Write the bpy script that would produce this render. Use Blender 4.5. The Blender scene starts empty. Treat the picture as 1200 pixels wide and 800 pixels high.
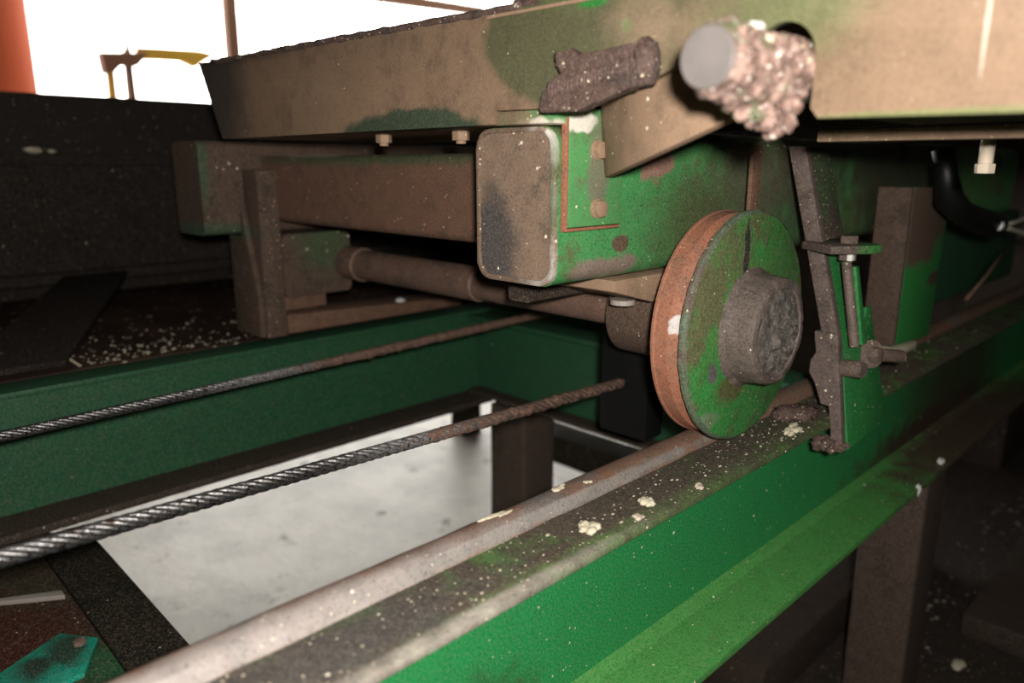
import bpy, bmesh, math, random
from mathutils import Vector, Matrix, noise as mnoise
random.seed(7)
S = bpy.context.scene
COL = S.collection
PI = math.pi

# ------------------------------------------------------------------ camera
cam_d = bpy.data.cameras.new('camera'); cam = bpy.data.objects.new('camera', cam_d); COL.objects.link(cam)
cam.location = (0, 0, 0)
cam.rotation_euler = (math.radians(90 - 13.4), 0, math.radians(45.7))
cam_d.sensor_width = 36; cam_d.lens = 875 / 1200 * 36
cam_d.clip_start = .02; cam_d.clip_end = 200
cam_d.dof.use_dof = True; cam_d.dof.focus_distance = .76; cam_d.dof.aperture_fstop = 3.2
S.camera = cam
# ------------------------------------------------------------------ world: bright hazy daylight outside the shed
w = bpy.data.worlds.new('world'); S.world = w; w.use_nodes = True
w.node_tree.nodes['Background'].inputs[0].default_value = (1, .965, .90, 1)
w.node_tree.nodes['Background'].inputs[1].default_value = 9.0
# ------------------------------------------------------------------ the photographer's flash
ld = bpy.data.lights.new('flash', 'POINT'); ld.energy = 43; ld.shadow_soft_size = .018; ld.color = (1, .97, .92)
lo = bpy.data.objects.new('flash', ld); COL.objects.link(lo); lo.location = (.06, -.02, .046)
S.view_settings.view_transform = 'Standard'; S.view_settings.look = 'None'
S.view_settings.exposure = 0; S.view_settings.gamma = 1; S.view_settings.use_curve_mapping = False

# ------------------------------------------------------------------ materials
class G:
    def __init__(s, name):
        s.m = bpy.data.materials.new(name); s.m.use_nodes = True
        s.t = s.m.node_tree; s.b = s.t.nodes['Principled BSDF']
        s.pos = s.t.nodes.new('ShaderNodeNewGeometry').outputs['Position']
    def n(s, typ, **kw):
        x = s.t.nodes.new(typ)
        for k, v in kw.items(): setattr(x, k, v)
        return x
    def l(s, a, b):
        if hasattr(a, 'is_output') or isinstance(a, bpy.types.NodeSocket): s.t.links.new(a, b)
        else: b.default_value = a
    def math(s, op, a, b=0., c=None, clamp=False):
        x = s.n('ShaderNodeMath', operation=op, use_clamp=clamp); s.l(a, x.inputs[0]); s.l(b, x.inputs[1])
        if c is not None: s.l(c, x.inputs[2])
        return x.outputs[0]
    def noise(s, scale, detail=4, rough=.55, vec=None, sc3=None):
        v = vec or s.pos
        if sc3:
            q = s.n('ShaderNodeVectorMath', operation='MULTIPLY'); s.l(v, q.inputs[0]); q.inputs[1].default_value = sc3; v = q.outputs[0]
        x = s.n('ShaderNodeTexNoise'); s.l(v, x.inputs['Vector']); x.inputs['Scale'].default_value = scale
        x.inputs['Detail'].default_value = detail; x.inputs['Roughness'].default_value = rough
        return x.outputs['Fac']
    def step(s, v, lo, hi, a=0., b=1.):
        x = s.n('ShaderNodeMapRange', interpolation_type='SMOOTHSTEP'); s.l(v, x.inputs[0])
        for i, q in enumerate((lo, hi, a, b)): x.inputs[i + 1].default_value = q
        return x.outputs[0]
    def mix(s, f, a, b):
        x = s.n('ShaderNodeMix', data_type='RGBA'); s.l(f, x.inputs[0])
        for q, k in ((a, 6), (b, 7)):
            s.l(q if not isinstance(q, tuple) else (q + (1,))[:4], x.inputs[k])
        return x.outputs[2]
    def blob(s, c, r, soft=.35, wob=.5, ns=30):
        # 1 inside an ellipsoid c,r in the place, ragged edge
        a = s.n('ShaderNodeVectorMath', operation='SUBTRACT'); s.l(s.pos, a.inputs[0]); a.inputs[1].default_value = c
        d = s.n('ShaderNodeVectorMath', operation='DIVIDE'); s.l(a.outputs[0], d.inputs[0]); d.inputs[1].default_value = r
        e = s.n('ShaderNodeVectorMath', operation='LENGTH'); s.l(d.outputs[0], e.inputs[0])
        k = s.math('ADD', e.outputs['Value'], s.math('MULTIPLY', s.math('SUBTRACT', s.noise(ns, 5), .5), wob * 2))
        return s.step(k, 1 - soft, 1 + soft, 1, 0)
    def specks(s, scale, rad, keep):
        x = s.n('ShaderNodeTexVoronoi'); s.l(s.pos, x.inputs['Vector']); x.inputs['Scale'].default_value = scale
        wob = s.math('MULTIPLY', s.math('SUBTRACT', s.noise(scale * 3, 2), .5), .22)
        sep = s.n('ShaderNodeSeparateColor'); s.l(x.outputs['Color'], sep.inputs[0])
        r = s.math('MULTIPLY', sep.outputs[1], rad)
        d = s.math('LESS_THAN', s.math('ADD', x.outputs['Distance'], wob), r)
        return s.math('MULTIPLY', d, s.math('LESS_THAN', sep.outputs[0], keep))
    def done(s, col, rough, bump=None, bd=.002, metal=0., bs=.8):
        s.l(col if not isinstance(col, tuple) else (col + (1,))[:4], s.b.inputs['Base Color'])
        s.l(rough, s.b.inputs['Roughness']); s.l(metal, s.b.inputs['Metallic'])
        s.b.inputs['Specular IOR Level'].default_value = .35
        if bump is not None:
            x = s.n('ShaderNodeBump'); x.inputs['Strength'].default_value = bs; x.inputs['Distance'].default_value = bd
            s.l(bump, x.inputs['Height']); s.l(x.outputs[0], s.b.inputs['Normal'])
        return s.m

GREEN = (.012, .21, .052); GREEN2 = (.05, .20, .03)
BROWN = (.15, .085, .05); DKBROWN = (.05, .03, .022); RUST = (.23, .085, .04); CREAM = (.75, .66, .5); BLACK = (.008, .008, .008)

def worn(name, base, dirt, amt, base2=None, blobs=(), speck=.25, grime=.35, rough=.55, bump=.0012, rust=0., grain=1., spec=None):
    """painted or bare steel: base colour, dirt film over `amt` of it, stains, some painted shade, pale paint drops"""
    g = G(name)
    n1 = g.noise(9, 6, .6); n2 = g.noise(45, 6, .65); n3 = g.noise(420, 4, .7)
    c = base
    if base2: c = g.mix(g.step(g.noise(6, 5, .6), .42, .62), base, base2)
    k = g.math('ADD', g.math('MULTIPLY', n1, .6), g.math('MULTIPLY', n2, .4))
    dm = g.step(k, .86 - amt * .72, .98 - amt * .72)
    c = g.mix(dm, c, dirt)
    if rust: c = g.mix(g.step(g.noise(24, 7, .7), .80 - rust * .45, .86 - rust * .45), c, RUST)
    for b in blobs:
        col, cc, rr = b[:3]; soft = b[3] if len(b) > 3 else .3; wob = b[4] if len(b) > 4 else .5; op = b[5] if len(b) > 5 else 1.
        m = g.blob(cc, rr, soft, wob)
        if op < 1: m = g.math('MULTIPLY', m, op)
        c = g.mix(m, c, col)
    # mottling
    c = g.mix(g.math('MULTIPLY', g.step(n2, .35, .7), grime), c, (.03, .022, .016))
    c = g.mix(g.math('MULTIPLY', g.step(n3, .45, .72), .34 * grain), c, (.32, .24, .17))
    c = g.mix(g.math('MULTIPLY', g.step(n3, .5, .3), .55 * grain), c, (.02, .015, .012))
    if speck:
        c = g.mix(g.specks(95, .17, speck * .45), c, CREAM)
        c = g.mix(g.specks(260, .28, speck * .6), c, (.6, .5, .36))
    h = g.math('ADD', g.math('MULTIPLY', n3, .35), g.math('ADD', g.math('MULTIPLY', n2, .8), g.math('MULTIPLY', dm, .3)))
    m = g.done(c, g.math('ADD', rough, g.math('MULTIPLY', dm, .25)), h, bump)
    if spec is not None: g.b.inputs['Specular IOR Level'].default_value = spec
    return m

def plain(name, col, rough=.6, metal=0., emit=None):
    g = G(name); n = g.noise(60, 4)
    c = g.mix(g.math('MULTIPLY', g.step(n, .35, .7), .3), col, tuple(x * .5 for x in col))
    return g.done(c, rough, n, .0006, metal)

M = {}
M['beam_web'] = worn('green_web', (.008, .235, .062), (.02, .13, .035), .28, speck=.03, grime=.10, rough=.42, bump=.0004,
    blobs=[((.02, .018, .012), (-.40, .34, -.50), (.06, .085, .07), .5, .6), ((.03, .02, .013), (-.40, 1.62, -.39), (.06, .28, .14), .6, .4, .85),
           ((.035, .022, .014), (-.40, 1.52, -.47), (.05, .35, .035), .5, .7)])
M['beam_low'] = worn('green_lower_flange', (.05, .25, .05), (.10, .17, .045), .40, speck=.12, grime=.15, rough=.55, bump=.0006, rust=.25,
    blobs=[((.06, .04, .025), (-.35, 1.62, -.49), (.07, .42, .05), .4, .6), ((.04, .03, .02), (-.35, .34, -.49), (.07, .07, .05), .4, .6, .7)])
M['beam_top'] = worn('dirty_green_top_flange', (.06, .16, .035), (.075, .055, .035), .62, speck=.45, grime=.45, rough=.6, bump=.002,
    blobs=[((.09, .20, .04), (-.354, .70, -.308), (.013, .40, .012), .4, .9, .8), ((.42, .37, .32), (-.352, .28, -.308), (.007, .20, .012), .5, .5, .8), ((.06, .055, .05), (-.385, .15, -.308), (.03, .2, .02), .4, .5),
           ((.05, .04, .03), (-.39, .75, -.308), (.05, .35, .02), .5, .6, .8)])
M['rail'] = worn('rusty_rail', (.20, .115, .08), (.17, .15, .135), .5, speck=.22, grime=.25, rough=.5, bump=.0012, rust=.5,
    blobs=[((.34, .30, .28), (-.418, .17, -.3), (.018, .25, .011), .4, .4, .9), ((.26, .24, .22), (-.414, .50, -.301), (.006, .25, .006), .4, .8, .8)])
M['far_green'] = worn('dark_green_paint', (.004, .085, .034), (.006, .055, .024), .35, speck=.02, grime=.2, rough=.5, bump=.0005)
M['dark_rust'] = worn('dark_rusty_steel', (.032, .02, .015), (.022, .014, .011), .5, speck=.05, grime=.3, rough=.7, bump=.001, rust=.15)
M['greasy_black'] = worn('greasy_black_steel', (.010, .011, .009), (.006, .012, .008), .5, speck=.04, grime=.4, rough=.85, bump=.001, spec=.04)
M['brown_post'] = worn('brown_primer_post', (.07, .045, .034), (.052, .033, .025), .5, speck=.02, grime=.2, rough=.7, bump=.0006)
M['box_green'] = worn('green_box_beam', (.055, .29, .085), (.13, .155, .06), .46, base2=(.11, .26, .07), speck=.30, grime=.18, rough=.38, bump=.0006, rust=.08,
    blobs=[((.33, .19, .14), (-.46, .655, .004), (.02, .034, .022), .12, 1.4), ((.12, .10, .07), (-.46, .86, -.02), (.02, .10, .08), .6, .6, .8), ((.07, .075, .03), (-.46, .75, -.07), (.03, .10, .06), .6, .5, .8),
           ((.12, .08, .05), (-.46, .60, -.078), (.02, .013, .008), .15, .5), ((.045, .035, .028), (-.46, 1.02, .0), (.03, .10, .2), .5, .7, .7),
           ((.25, .19, .15), (-.46, .58, -.10), (.02, .05, .012), .3, .9), ((.03, .025, .02), (-.46, 1.35, -.0), (.03, .22, .2), .5, .5, .9)])
M['box_end'] = worn('muddy_end_cap', (.22, .145, .10), (.15, .105, .075), .5, speck=.40, grime=.22, rough=.75, bump=.001,
    blobs=[((.05, .047, .05), (-.545, .5, -.075), (.035, .03, .045), .35, .5, .9)])
M['rim'] = worn('worn_edge_steel', (.38, .33, .28), (.24, .12, .06), .5, speck=.4, grime=.2, rough=.5, bump=.001)
M['rim_box'] = worn('worn_tube_mouth', (.42, .38, .33), (.24, .13, .07), .5, speck=.4, grime=.2, rough=.45, bump=.001,
    blobs=[((.17, .115, .08), (-.545, .5, -.03), (.072, .03, .11), .15, .3), ((.72, .68, .6), (-.462, .5, .018), (.012, .03, .018), .3, 1.2), ((.10, .15, .07), (-.46, .5, -.02), (.012, .03, .04), .4, .5, .7)])
M['head'] = worn('muddy_head_beam', (.23, .145, .09), (.17, .105, .065), .5, speck=.22, grime=.16, grain=.5, rough=.72, bump=.0007,
    blobs=[((.068, .078, .034), (-.375, .48, .115), (.150, .03, .085), .05, .12, .88), ((.21, .14, .085), (-.27, .48, .07), (.075, .03, .05), .5, .5, .8),
           ((.025, .05, .026), (-.645, .48, .030), (.115, .03, .022), .15, .45, .95),
           ((.055, .045, .04), (-1.10, .48, .1), (.09, .05, .09), .5, .4, .9),  # far left end: shade painted into the colour
           ((.045, .035, .03), (-.95, .48, .15), (.30, .05, .018), .5, .5, .8),
           ((.12, .14, .055), (-.245, .48, .092), (.05, .03, .025), .5, .6, .8), ((.10, .13, .045), (-.22, .48, .135), (.22, .03, .02), .5, .7, .7),
           ((.02, .19, .03), (-.397, .48, .122), (.014, .03, .004), .3, 1.3), ((.02, .19, .03), (-.368, .48, .100), (.005, .03, .006), .3, 1.5), ((.6, .55, .45), (-.128, .48, .075), (.0010, .03, .034), .5, .9, .7), ((.28, .19, .12), (-.355, .48, .10), (.03, .03, .025), .5, .6, .6),
           ((.14, .19, .06), (-.12, .48, .026), (.16, .03, .004), .5, .6, .7)])
M['gusset'] = worn('muddy_gusset', (.30, .19, .12), (.23, .15, .09), .5, speck=.35, grime=.12, grain=.5, rough=.7, bump=.0006)
M['mount'] = worn('scuffed_green_plate', (.08, .28, .09), (.15, .14, .08), .5, speck=.5, grime=.12, rough=.5, bump=.0008, rust=.25, grain=.6,
    blobs=[((.75, .70, .6), (-.452, .530, .036), (.02, .016, .008), .2, 1.6), ((.20, .16, .12), (-.452, .553, .0), (.02, .014, .035), .4, .8, .8), ((.7, .62, .5), (-.47, .49, .034), (.02, .02, .006), .3, 1.2), ((.22, .14, .09), (-.50, .49, .04), (.03, .03, .02), .3, .8, .8)])
M['weld'] = worn('burnt_weld', (.10, .058, .048), (.06, .042, .038), .5, speck=.8, grime=.3, rough=.75, bump=.003, rust=.3)
M['tube'] = worn('muddy_cross_tube', (.16, .08, .05), (.12, .06, .04), .5, speck=.12, grime=.25, rough=.75, bump=.0008,
    blobs=[((.04, .075, .03), (-.9, .6, .010), (.4, .03, .012), .6, .6, .8)])
M['bracket_far'] = worn('muddy_green_dimmed', (.085, .05, .034), (.062, .04, .028), .5, speck=.12, grime=.25, rough=.75, bump=.001,  # mud, with the base also darkened in place of flash falloff
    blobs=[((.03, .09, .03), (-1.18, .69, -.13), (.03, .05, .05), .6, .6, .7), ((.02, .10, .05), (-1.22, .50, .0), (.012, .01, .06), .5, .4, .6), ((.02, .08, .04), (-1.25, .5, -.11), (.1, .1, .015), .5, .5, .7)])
M['axle'] = worn('rusty_axle', (.16, .09, .065), (.11, .065, .05), .5, speck=.08, grime=.25, rough=.6, bump=.0012)
M['disc'] = worn('green_wheel_face', (.055, .18, .04), (.105, .115, .045), .55, base2=(.03, .235, .045), speck=.08, grime=.22, rough=.4, bump=.0012,
    blobs=[((.02, .02, .02), (-.385, .717, -.092), (.01, .0045, .034), .2, 1.3), ((.10, .065, .03), (-.385, .70, -.235), (.01, .03, .015), .4, .6, .8),
           ((.10, .10, .095), (-.385, .665, -.212), (.01, .008, .010), .3, .9), ((.25, .25, .2), (-.385, .64, -.262), (.01, .035, .008), .5, 1.2, .5)])
M['disc_rim'] = worn('wheel_rim_edge', (.10, .15, .09), (.12, .09, .07), .5, speck=.3, grime=.3, rough=.5, bump=.0015)
M['tread'] = worn('rusty_tread', (.33, .125, .07), (.26, .115, .07), .5, speck=.10, grime=.15, rough=.65, bump=.0008,
    blobs=[((.62, .55, .52), (-.405, .622, -.152), (.011, .008, .011), .2, 2.4)])
M['hub'] = worn('greasy_hub', (.125, .095, .082), (.085, .068, .06), .5, speck=.10, grime=.3, rough=.6, bump=.0015)
M['steel_plate'] = worn('bare_scraper_edge', (.125, .09, .078), (.09, .065, .055), .5, speck=.25, grime=.25, rough=.6, bump=.001)
M['scraper_green'] = worn('green_scraper', (.012, .21, .045), (.06, .12, .035), .32, speck=.22, grime=.15, rough=.45, bump=.0007, rust=.12)
M['tab'] = worn('green_tab', (.03, .20, .04), (.08, .10, .04), .4, speck=.4, grime=.3, rough=.55, bump=.001,
    blobs=[((.11, .08, .068), (-.375, .86, -.095), (.05, .05, .03), .2, .4)])
M['gusset_dark'] = worn('dark_speckled_green', (.04, .075, .03), (.06, .04, .03), .5, speck=.7, grime=.4, rough=.6, bump=.001)
M['bolt'] = worn('rusty_bolt', (.15, .105, .085), (.10, .07, .055), .5, speck=.25, grime=.2, rough=.55, bump=.001)
M['pale_bolt'] = plain('pale_dusty_bolt', (.55, .45, .34), .6)
M['flat_white'] = plain('white_bits_and_glint', (.75, .74, .68), .5)
M['pin_end'] = plain('grey_sawn_end', (.15, .13, .12), .55)
M['cream'] = plain('cream_block', (.6, .53, .38), .8)
M['black_beam'] = worn('black_painted_beam', (.012, .0105, .011), (.008, .0075, .0075), .5, speck=.05, grime=.2, rough=.85, bump=.0006, spec=.1)
M['teal'] = worn('teal_plate', (.0, .30, .20), (.0, .16, .11), .45, speck=.0, grime=.3, rough=.5, bump=.0008, blobs=[((.01, .06, .04), (-.825, .148, -.505), (.026, .020, .03), .4, .9), ((.01, .04, .03), (-.815, .115, -.505), (.02, .02, .03), .5, .9)])
M['olive_plate'] = worn('oily_floor_plate', (.035, .03, .018), (.03, .014, .010), .55, speck=.05, grime=.3, rough=.9, bump=.001, spec=.08,
    blobs=[((.045, .010, .007), (-.88, .12, -.51), (.09, .055, .1), .4, .5), ((.01, .08, .03), (-.79, .175, -.51), (.04, .03, .1), .4, .6)])
M['shiny'] = plain('worn_bright_steel', (.30, .26, .23), .45)
M['rubber'] = plain('black_rubber', (.006, .006, .006), .45)
M['wire'] = plain('pale_wire', (.45, .40, .33), .6)
M['orange'] = plain('orange_paint', (.33, .045, .003), .9)
M['yellow'] = plain('yellow_paint', (.45, .27, .03), .9)
M['tan'] = plain('tan_rusty_steel', (.13, .06, .032), .8)
M['wall'] = plain('dark_shed_sheet', (.035, .03, .027), .8)
M['soil'] = worn('oily_soil', (.022, .013, .009), (.012, .009, .007), .5, speck=.35, grime=.4, rough=.9, bump=.006)
M['out'] = plain('outside_yard', (.5, .48, .44), .9)

def m_floor():
    g = G('polished_concrete')
    a = g.noise(3.2, 7, .62); b = g.noise(14, 6, .7); d = g.noise(40, 4, .6)
    c = g.mix(g.step(a, .38, .66), (.80, .76, .68), (.56, .53, .47))
    c = g.mix(g.math('MULTIPLY', g.step(b, .58, .72), .75), c, (.12, .11, .09))
    c = g.mix(g.specks(9, .2, .35), c, (.05, .05, .04))
    return g.done(c, g.math('ADD', .34, g.math('MULTIPLY', b, .25)), d, .002)
M['floor'] = m_floor()
def m_platform():
    g = G('rusty_deck_with_sawdust')
    a = g.noise(8, 6)
    c = g.mix(g.step(a, .4, .6), (.055, .034, .025), (.035, .022, .017))
    c = g.mix(g.specks(55, .26, .5), c, (.35, .29, .2)); c = g.mix(g.specks(25, .14, .4), c, (.4, .38, .33))
    m = g.done(c, .95, g.noise(60, 5), .004); g.b.inputs['Specular IOR Level'].default_value = .03; return m
M['platform'] = m_platform()
def m_crust():
    g = G('pink_grease_crust'); n = g.noise(90, 6, .7); k = g.noise(220, 4, .7)
    c = g.mix(g.step(n, .38, .62), (.13, .075, .058), (.42, .27, .22))
    c = g.mix(g.step(g.noise(55, 4), .56, .64), c, (.12, .12, .06)); c = g.mix(g.step(k, .58, .66), c, (.85, .76, .68))
    return g.done(c, .6, k, .004, bs=1.)
M['crust'] = m_crust()
def m_grease():
    g = G('cracked_black_grease'); n = g.noise(120, 6, .75); a = g.noise(35, 4)
    c = g.mix(g.step(n, .4, .65), (.07, .06, .05), (.18, .145, .12))
    rough = g.step(a, .45, .62, .16, .5)
    m = g.done(c, rough, n, .005, bs=1.); g.b.inputs['Specular IOR Level'].default_value = .9; return m
M['grease'] = m_grease()
def m_rope():
    g = G('greasy_wire_rope'); n = g.noise(300, 4, .7); a = g.noise(900, 2)
    c = g.mix(g.step(n, .48, .62), (.20, .19, .185), (.025, .022, .02))
    c = g.mix(g.step(g.noise(70, 5), .60, .70), c, (.04, .028, .02))
    sep = g.n('ShaderNodeSeparateXYZ'); g.l(g.pos, sep.inputs[0])
    c = g.mix(g.step(sep.outputs[1], .42, .62), c, (.075, .05, .038))
    met = g.step(sep.outputs[1], .3, .5, .9, .0)
    return g.done(c, .34, g.math('ADD', n, a), .0005, met)
M['rope'] = m_rope()

# ------------------------------------------------------------------ mesh helpers (world coordinates; build() moves them to the thing's own origin)
class MB:
    def __init__(s): s.bm = bmesh.new()
    def prism(s, pts, d, M4=None):
        """pts: 3-D polygon, d: extrusion vector"""
        d = Vector(d); a = [s.bm.verts.new(Vector(p)) for p in pts]; b = [s.bm.verts.new(Vector(p) + d) for p in pts]
        s.bm.faces.new(a); s.bm.faces.new(b[::-1]); n = len(a)
        for i in range(n): s.bm.faces.new((a[i], b[i], b[(i + 1) % n], a[(i + 1) % n]))
        return s
    def box(s, x0, x1, y0, y1, z0, z1):
        return s.prism([(x0, y0, z0), (x1, y0, z0), (x1, y0, z1), (x0, y0, z1)], (0, y1 - y0, 0))
    def rrect(s, axis, u0, u1, v0, v1, a0, a1, r, seg=6):
        P = []
        for cx, cy, t in ((u1 - r, v1 - r, 0), (u0 + r, v1 - r, 90), (u0 + r, v0 + r, 180), (u1 - r, v0 + r, 270)):
            for i in range(seg + 1):
                t_ = math.radians(t + 90 * i / seg); P.append((cx + r * math.cos(t_), cy + r * math.sin(t_)))
        f = {'x': lambda u, v: (a0, u, v), 'y': lambda u, v: (u, a0, v), 'z': lambda u, v: (u, v, a0)}[axis]
        d = {'x': (a1 - a0, 0, 0), 'y': (0, a1 - a0, 0), 'z': (0, 0, a1 - a0)}[axis]
        return s.prism([f(*p) for p in P], d)
    def tube(s, p0, p1, r0, r1=None, n=24, caps=True):
        p0, p1 = Vector(p0), Vector(p1); return s.sweep([p0, p1], [r0, r0 if r1 is None else r1], n, caps)
    def sweep(s, P, R, n=12, caps=True):
        P = [Vector(p) for p in P]; rings = []; up = None
        for i, p in enumerate(P):
            t = (P[min(i + 1, len(P) - 1)] - P[max(i - 1, 0)]).normalized()
            if up is None: up = t.orthogonal().normalized()
            else: up = (up - t * up.dot(t)).normalized()
            q = t.cross(up); r = R[i] if isinstance(R, (list, tuple)) else R
            rings.append([s.bm.verts.new(p + (up * math.cos(2 * PI * k / n) + q * math.sin(2 * PI * k / n)) * r) for k in range(n)])
        for a, b in zip(rings, rings[1:]):
            for k in range(n): s.bm.faces.new((a[k], a[(k + 1) % n], b[(k + 1) % n], b[k]))
        if caps: s.bm.faces.new(rings[0][::-1]); s.bm.faces.new(rings[-1])
        return s
    def lathe(s, c, axis, prof, n=96):
        """prof: list of (a, r) along the axis through c"""
        c = Vector(c); ax = {'x': Vector((1, 0, 0)), 'y': Vector((0, 1, 0)), 'z': Vector((0, 0, 1))}[axis]
        u = ax.orthogonal().normalized(); v = ax.cross(u); rings = []
        for a, r in prof:
            if r < 1e-6: rings.append([s.bm.verts.new(c + ax * a)]); continue
            rings.append([s.bm.verts.new(c + ax * a + (u * math.cos(2 * PI * k / n) + v * math.sin(2 * PI * k / n)) * r) for k in range(n)])
        for a, b in zip(rings, rings[1:]):
            for k in range(n):
                k2 = (k + 1) % n
                if len(a) == 1: s.bm.faces.new((a[0], b[k], b[k2]))
                elif len(b) == 1: s.bm.faces.new((a[k], a[k2], b[0]))
                else: s.bm.faces.new((a[k], a[k2], b[k2], b[k]))
        return s
    def hexa(s, c, axis, r, h):
        c = Vector(c); ax = Vector(axis).normalized(); u = ax.orthogonal().normalized(); v = ax.cross(u)
        P = [c + (u * math.cos(k * PI / 3 + .3) + v * math.sin(k * PI / 3 + .3)) * r for k in range(6)]
        return s.prism(P, ax * h)
    def lump(s, c, r, sub=3, amp=.35, fr=60, seed=0):
        c = Vector(c); r = Vector(r) if not isinstance(r, (int, float)) else Vector((r, r, r))
        g = bmesh.ops.create_icosphere(s.bm, subdivisions=sub, radius=1)
        for v in g['verts']:
            p = v.co.copy(); q = c + Vector((p.x * r.x, p.y * r.y, p.z * r.z))
            k = 1 + amp * (mnoise.fractal(q * fr + Vector((seed, seed * 2.3, 0)), 1., 2., 4))
            v.co = c + Vector((p.x * r.x, p.y * r.y, p.z * r.z)) * k
        return s
    def build(s, name, mat, parent=None, bevel=0., seg=2, smooth=False, rough=0., fr=40., sub=0., origin=None):
        bm = s.bm; bmesh.ops.recalc_face_normals(bm, faces=bm.faces)
        if bevel:
            e = [x for x in bm.edges if len(x.link_faces) == 2 and x.calc_face_angle(0) > .6]
            bmesh.ops.bevel(bm, geom=e, offset=bevel, segments=seg, affect='EDGES', profile=.6)
        if sub:
            for _ in range(7):
                e = [x for x in bm.edges if x.calc_length() > sub]
                if not e: break
                bmesh.ops.subdivide_edges(bm, edges=e, cuts=1, use_grid_fill=True)
                bmesh.ops.triangulate(bm, faces=[f for f in bm.faces if len(f.verts) > 4])
        if rough:
            bm.normal_update()
            for v in bm.verts:
                v.co += v.normal * rough * mnoise.fractal(v.co * fr, .8, 2., 4)
        if origin is None: origin = parent.location if (parent and parent.parent is None) else (parent.parent.location if parent else None)
        if origin is None:
            xs = [v.co for v in bm.verts]; origin = Vector((sum(v.x for v in xs) / len(xs), sum(v.y for v in xs) / len(xs), min(v.z for v in xs)))
        O = Vector(origin)
        for v in bm.verts: v.co -= O
        me = bpy.data.meshes.new(name); bm.to_mesh(me); bm.free()
        for p in me.polygons: p.use_smooth = True
        o = bpy.data.objects.new(name, me); COL.objects.link(o)
        me.materials.append(M[mat])
        if not smooth:
            try: me.set_sharp_from_angle(angle=math.radians(32))
            except Exception: pass
        if parent: o.parent = parent
        else: o.location = O
        return o
def thing(name, label, cat, loc, group=None):
    o = bpy.data.objects.new(name, None); COL.objects.link(o); o.location = loc; o.empty_display_size = .05
    o['label'] = label; o['category'] = cat
    if group: o['group'] = group
    return o
def tag(o, label, cat, group=None, kind=None):
    o['label'] = label; o['category'] = cat
    if group: o['group'] = group
    if kind: o['kind'] = kind
    return o
def struct(o): o['kind'] = 'structure'; return o

# ------------------------------------------------------------------ the shed
FZ = -.95
struct(MB().box(-6.0, -.78, -3.0, 9.0, FZ - .12, FZ).build('floor', 'floor'))
struct(MB().box(-.78, 4.0, -3.0, 9.0, FZ - .12, FZ).build('floor', 'soil'))
struct(MB().box(-45, -6.0, -30, 40, FZ - .3, FZ - .02).build('ground', 'out'))
struct(MB().box(-6.0, 4.0, 9.0, 9.15, FZ - .1, 2.6).build('wall_back', 'wall'))
struct(MB().box(4.0, 4.15, -3.0, 9.15, FZ - .1, 2.6).build('wall_right', 'wall'))
struct(MB().box(-6.15, 4.15, -3.15, -3.0, FZ - .1, 2.6).build('wall_front', 'wall'))
struct(MB().box(-6.2, 4.2, -3.2, 9.2, 2.6, 2.75).build('ceiling', 'wall'))
struct(MB().box(-6.15, -6.0, -3.0, 1.12, FZ - .1, 2.6).build('wall_left_blocker', 'wall'))  # unseen wall, added to cut the sky light reaching the carriage
struct(MB().box(-6.15, -6.0, 1.12, 9.0, 1.85, 2.6).build('wall_left_blocker', 'wall'))  # unseen lintel, added to shrink the bright opening

# ------------------------------------------------------------------ near track beam
nb = thing('track_beam', 'bright green steel track beam carrying the grooved wheel, nearest the camera', 'steel beam', (-.40, 1.4, -.5))
MB().box(-.445, -.3475, -.5, 4.2, -.316, -.308).build('top_flange', 'beam_top', nb, bevel=.0018)
MB().box(-.408, -.40, -.5, 4.2, -.487, -.317).build('web', 'beam_web', nb)
g = MB(); g.prism([(-.445, -.5, -.500), (-.327, -.5, -.500), (-.327, -.5, -.490), (-.388, -.5, -.487), (-.400, -.5, -.478), (-.408, -.5, -.478), (-.42, -.5, -.487), (-.445, -.5, -.490)], (0, 4.7, 0))
g.build('bottom_flange', 'beam_low', nb, bevel=.002)
# rail
g = MB(); pr = [(-.445, -.308), (-.445, -.302), (-.441, -.2975), (-.436, -.2955), (-.425, -.2955), (-.419, -.2975), (-.415, -.302), (-.412, -.308)]
g.prism([(x, -.5, z) for x, z in pr], (0, 4.7, 0))
tag(g.build('rail', 'rail', sub=.03, rough=.0012, fr=45), 'rusty rounded steel rail bar on top of the green track beam under the wheel', 'rail')

# far track beam
fb = thing('track_beam', 'dark green track beam on the far side, behind both wire ropes', 'steel beam', (-1.19, 1.0, -.5))
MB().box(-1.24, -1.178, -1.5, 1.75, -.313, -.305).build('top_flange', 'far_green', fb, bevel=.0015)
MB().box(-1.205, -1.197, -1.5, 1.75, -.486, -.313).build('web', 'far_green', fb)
MB().box(-1.24, -1.127, -1.5, 1.75, -.498, -.486).build('bottom_flange', 'dark_rust', fb, bevel=.002)
# cross members
def xbeam(label, x0, x1, y0, z1, h, wid, mt, mw, mb, grp=None):
    t = thing('cross_member', label, 'steel beam', ((x0 + x1) / 2, y0 + wid / 2, z1 - h), grp)
    MB().box(x0, x1, y0, y0 + wid, z1 - .009, z1).build('top_flange', mt, t, bevel=.0015)
    MB().box(x0, x1, y0 + wid * .45, y0 + wid * .45 + .009, z1 - h + .009, z1 - .009).build('web', mw, t)
    MB().box(x0, x1, y0, y0 + wid, z1 - h, z1 - h + .009).build('bottom_flange', mb, t, bevel=.0015)
    return t
xbeam('greasy black cross beam at bottom left beneath the wire rope, beside the pale floor', -1.125, -.45, .182, -.501, .12, .062, 'greasy_black', 'greasy_black', 'greasy_black')
xbeam('green cross beam joining the track beams behind the hanging bracket, above the brown post', -1.19, -.41, 1.026, -.315, .173, .075, 'far_green', 'far_green', 'dark_rust')
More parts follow.
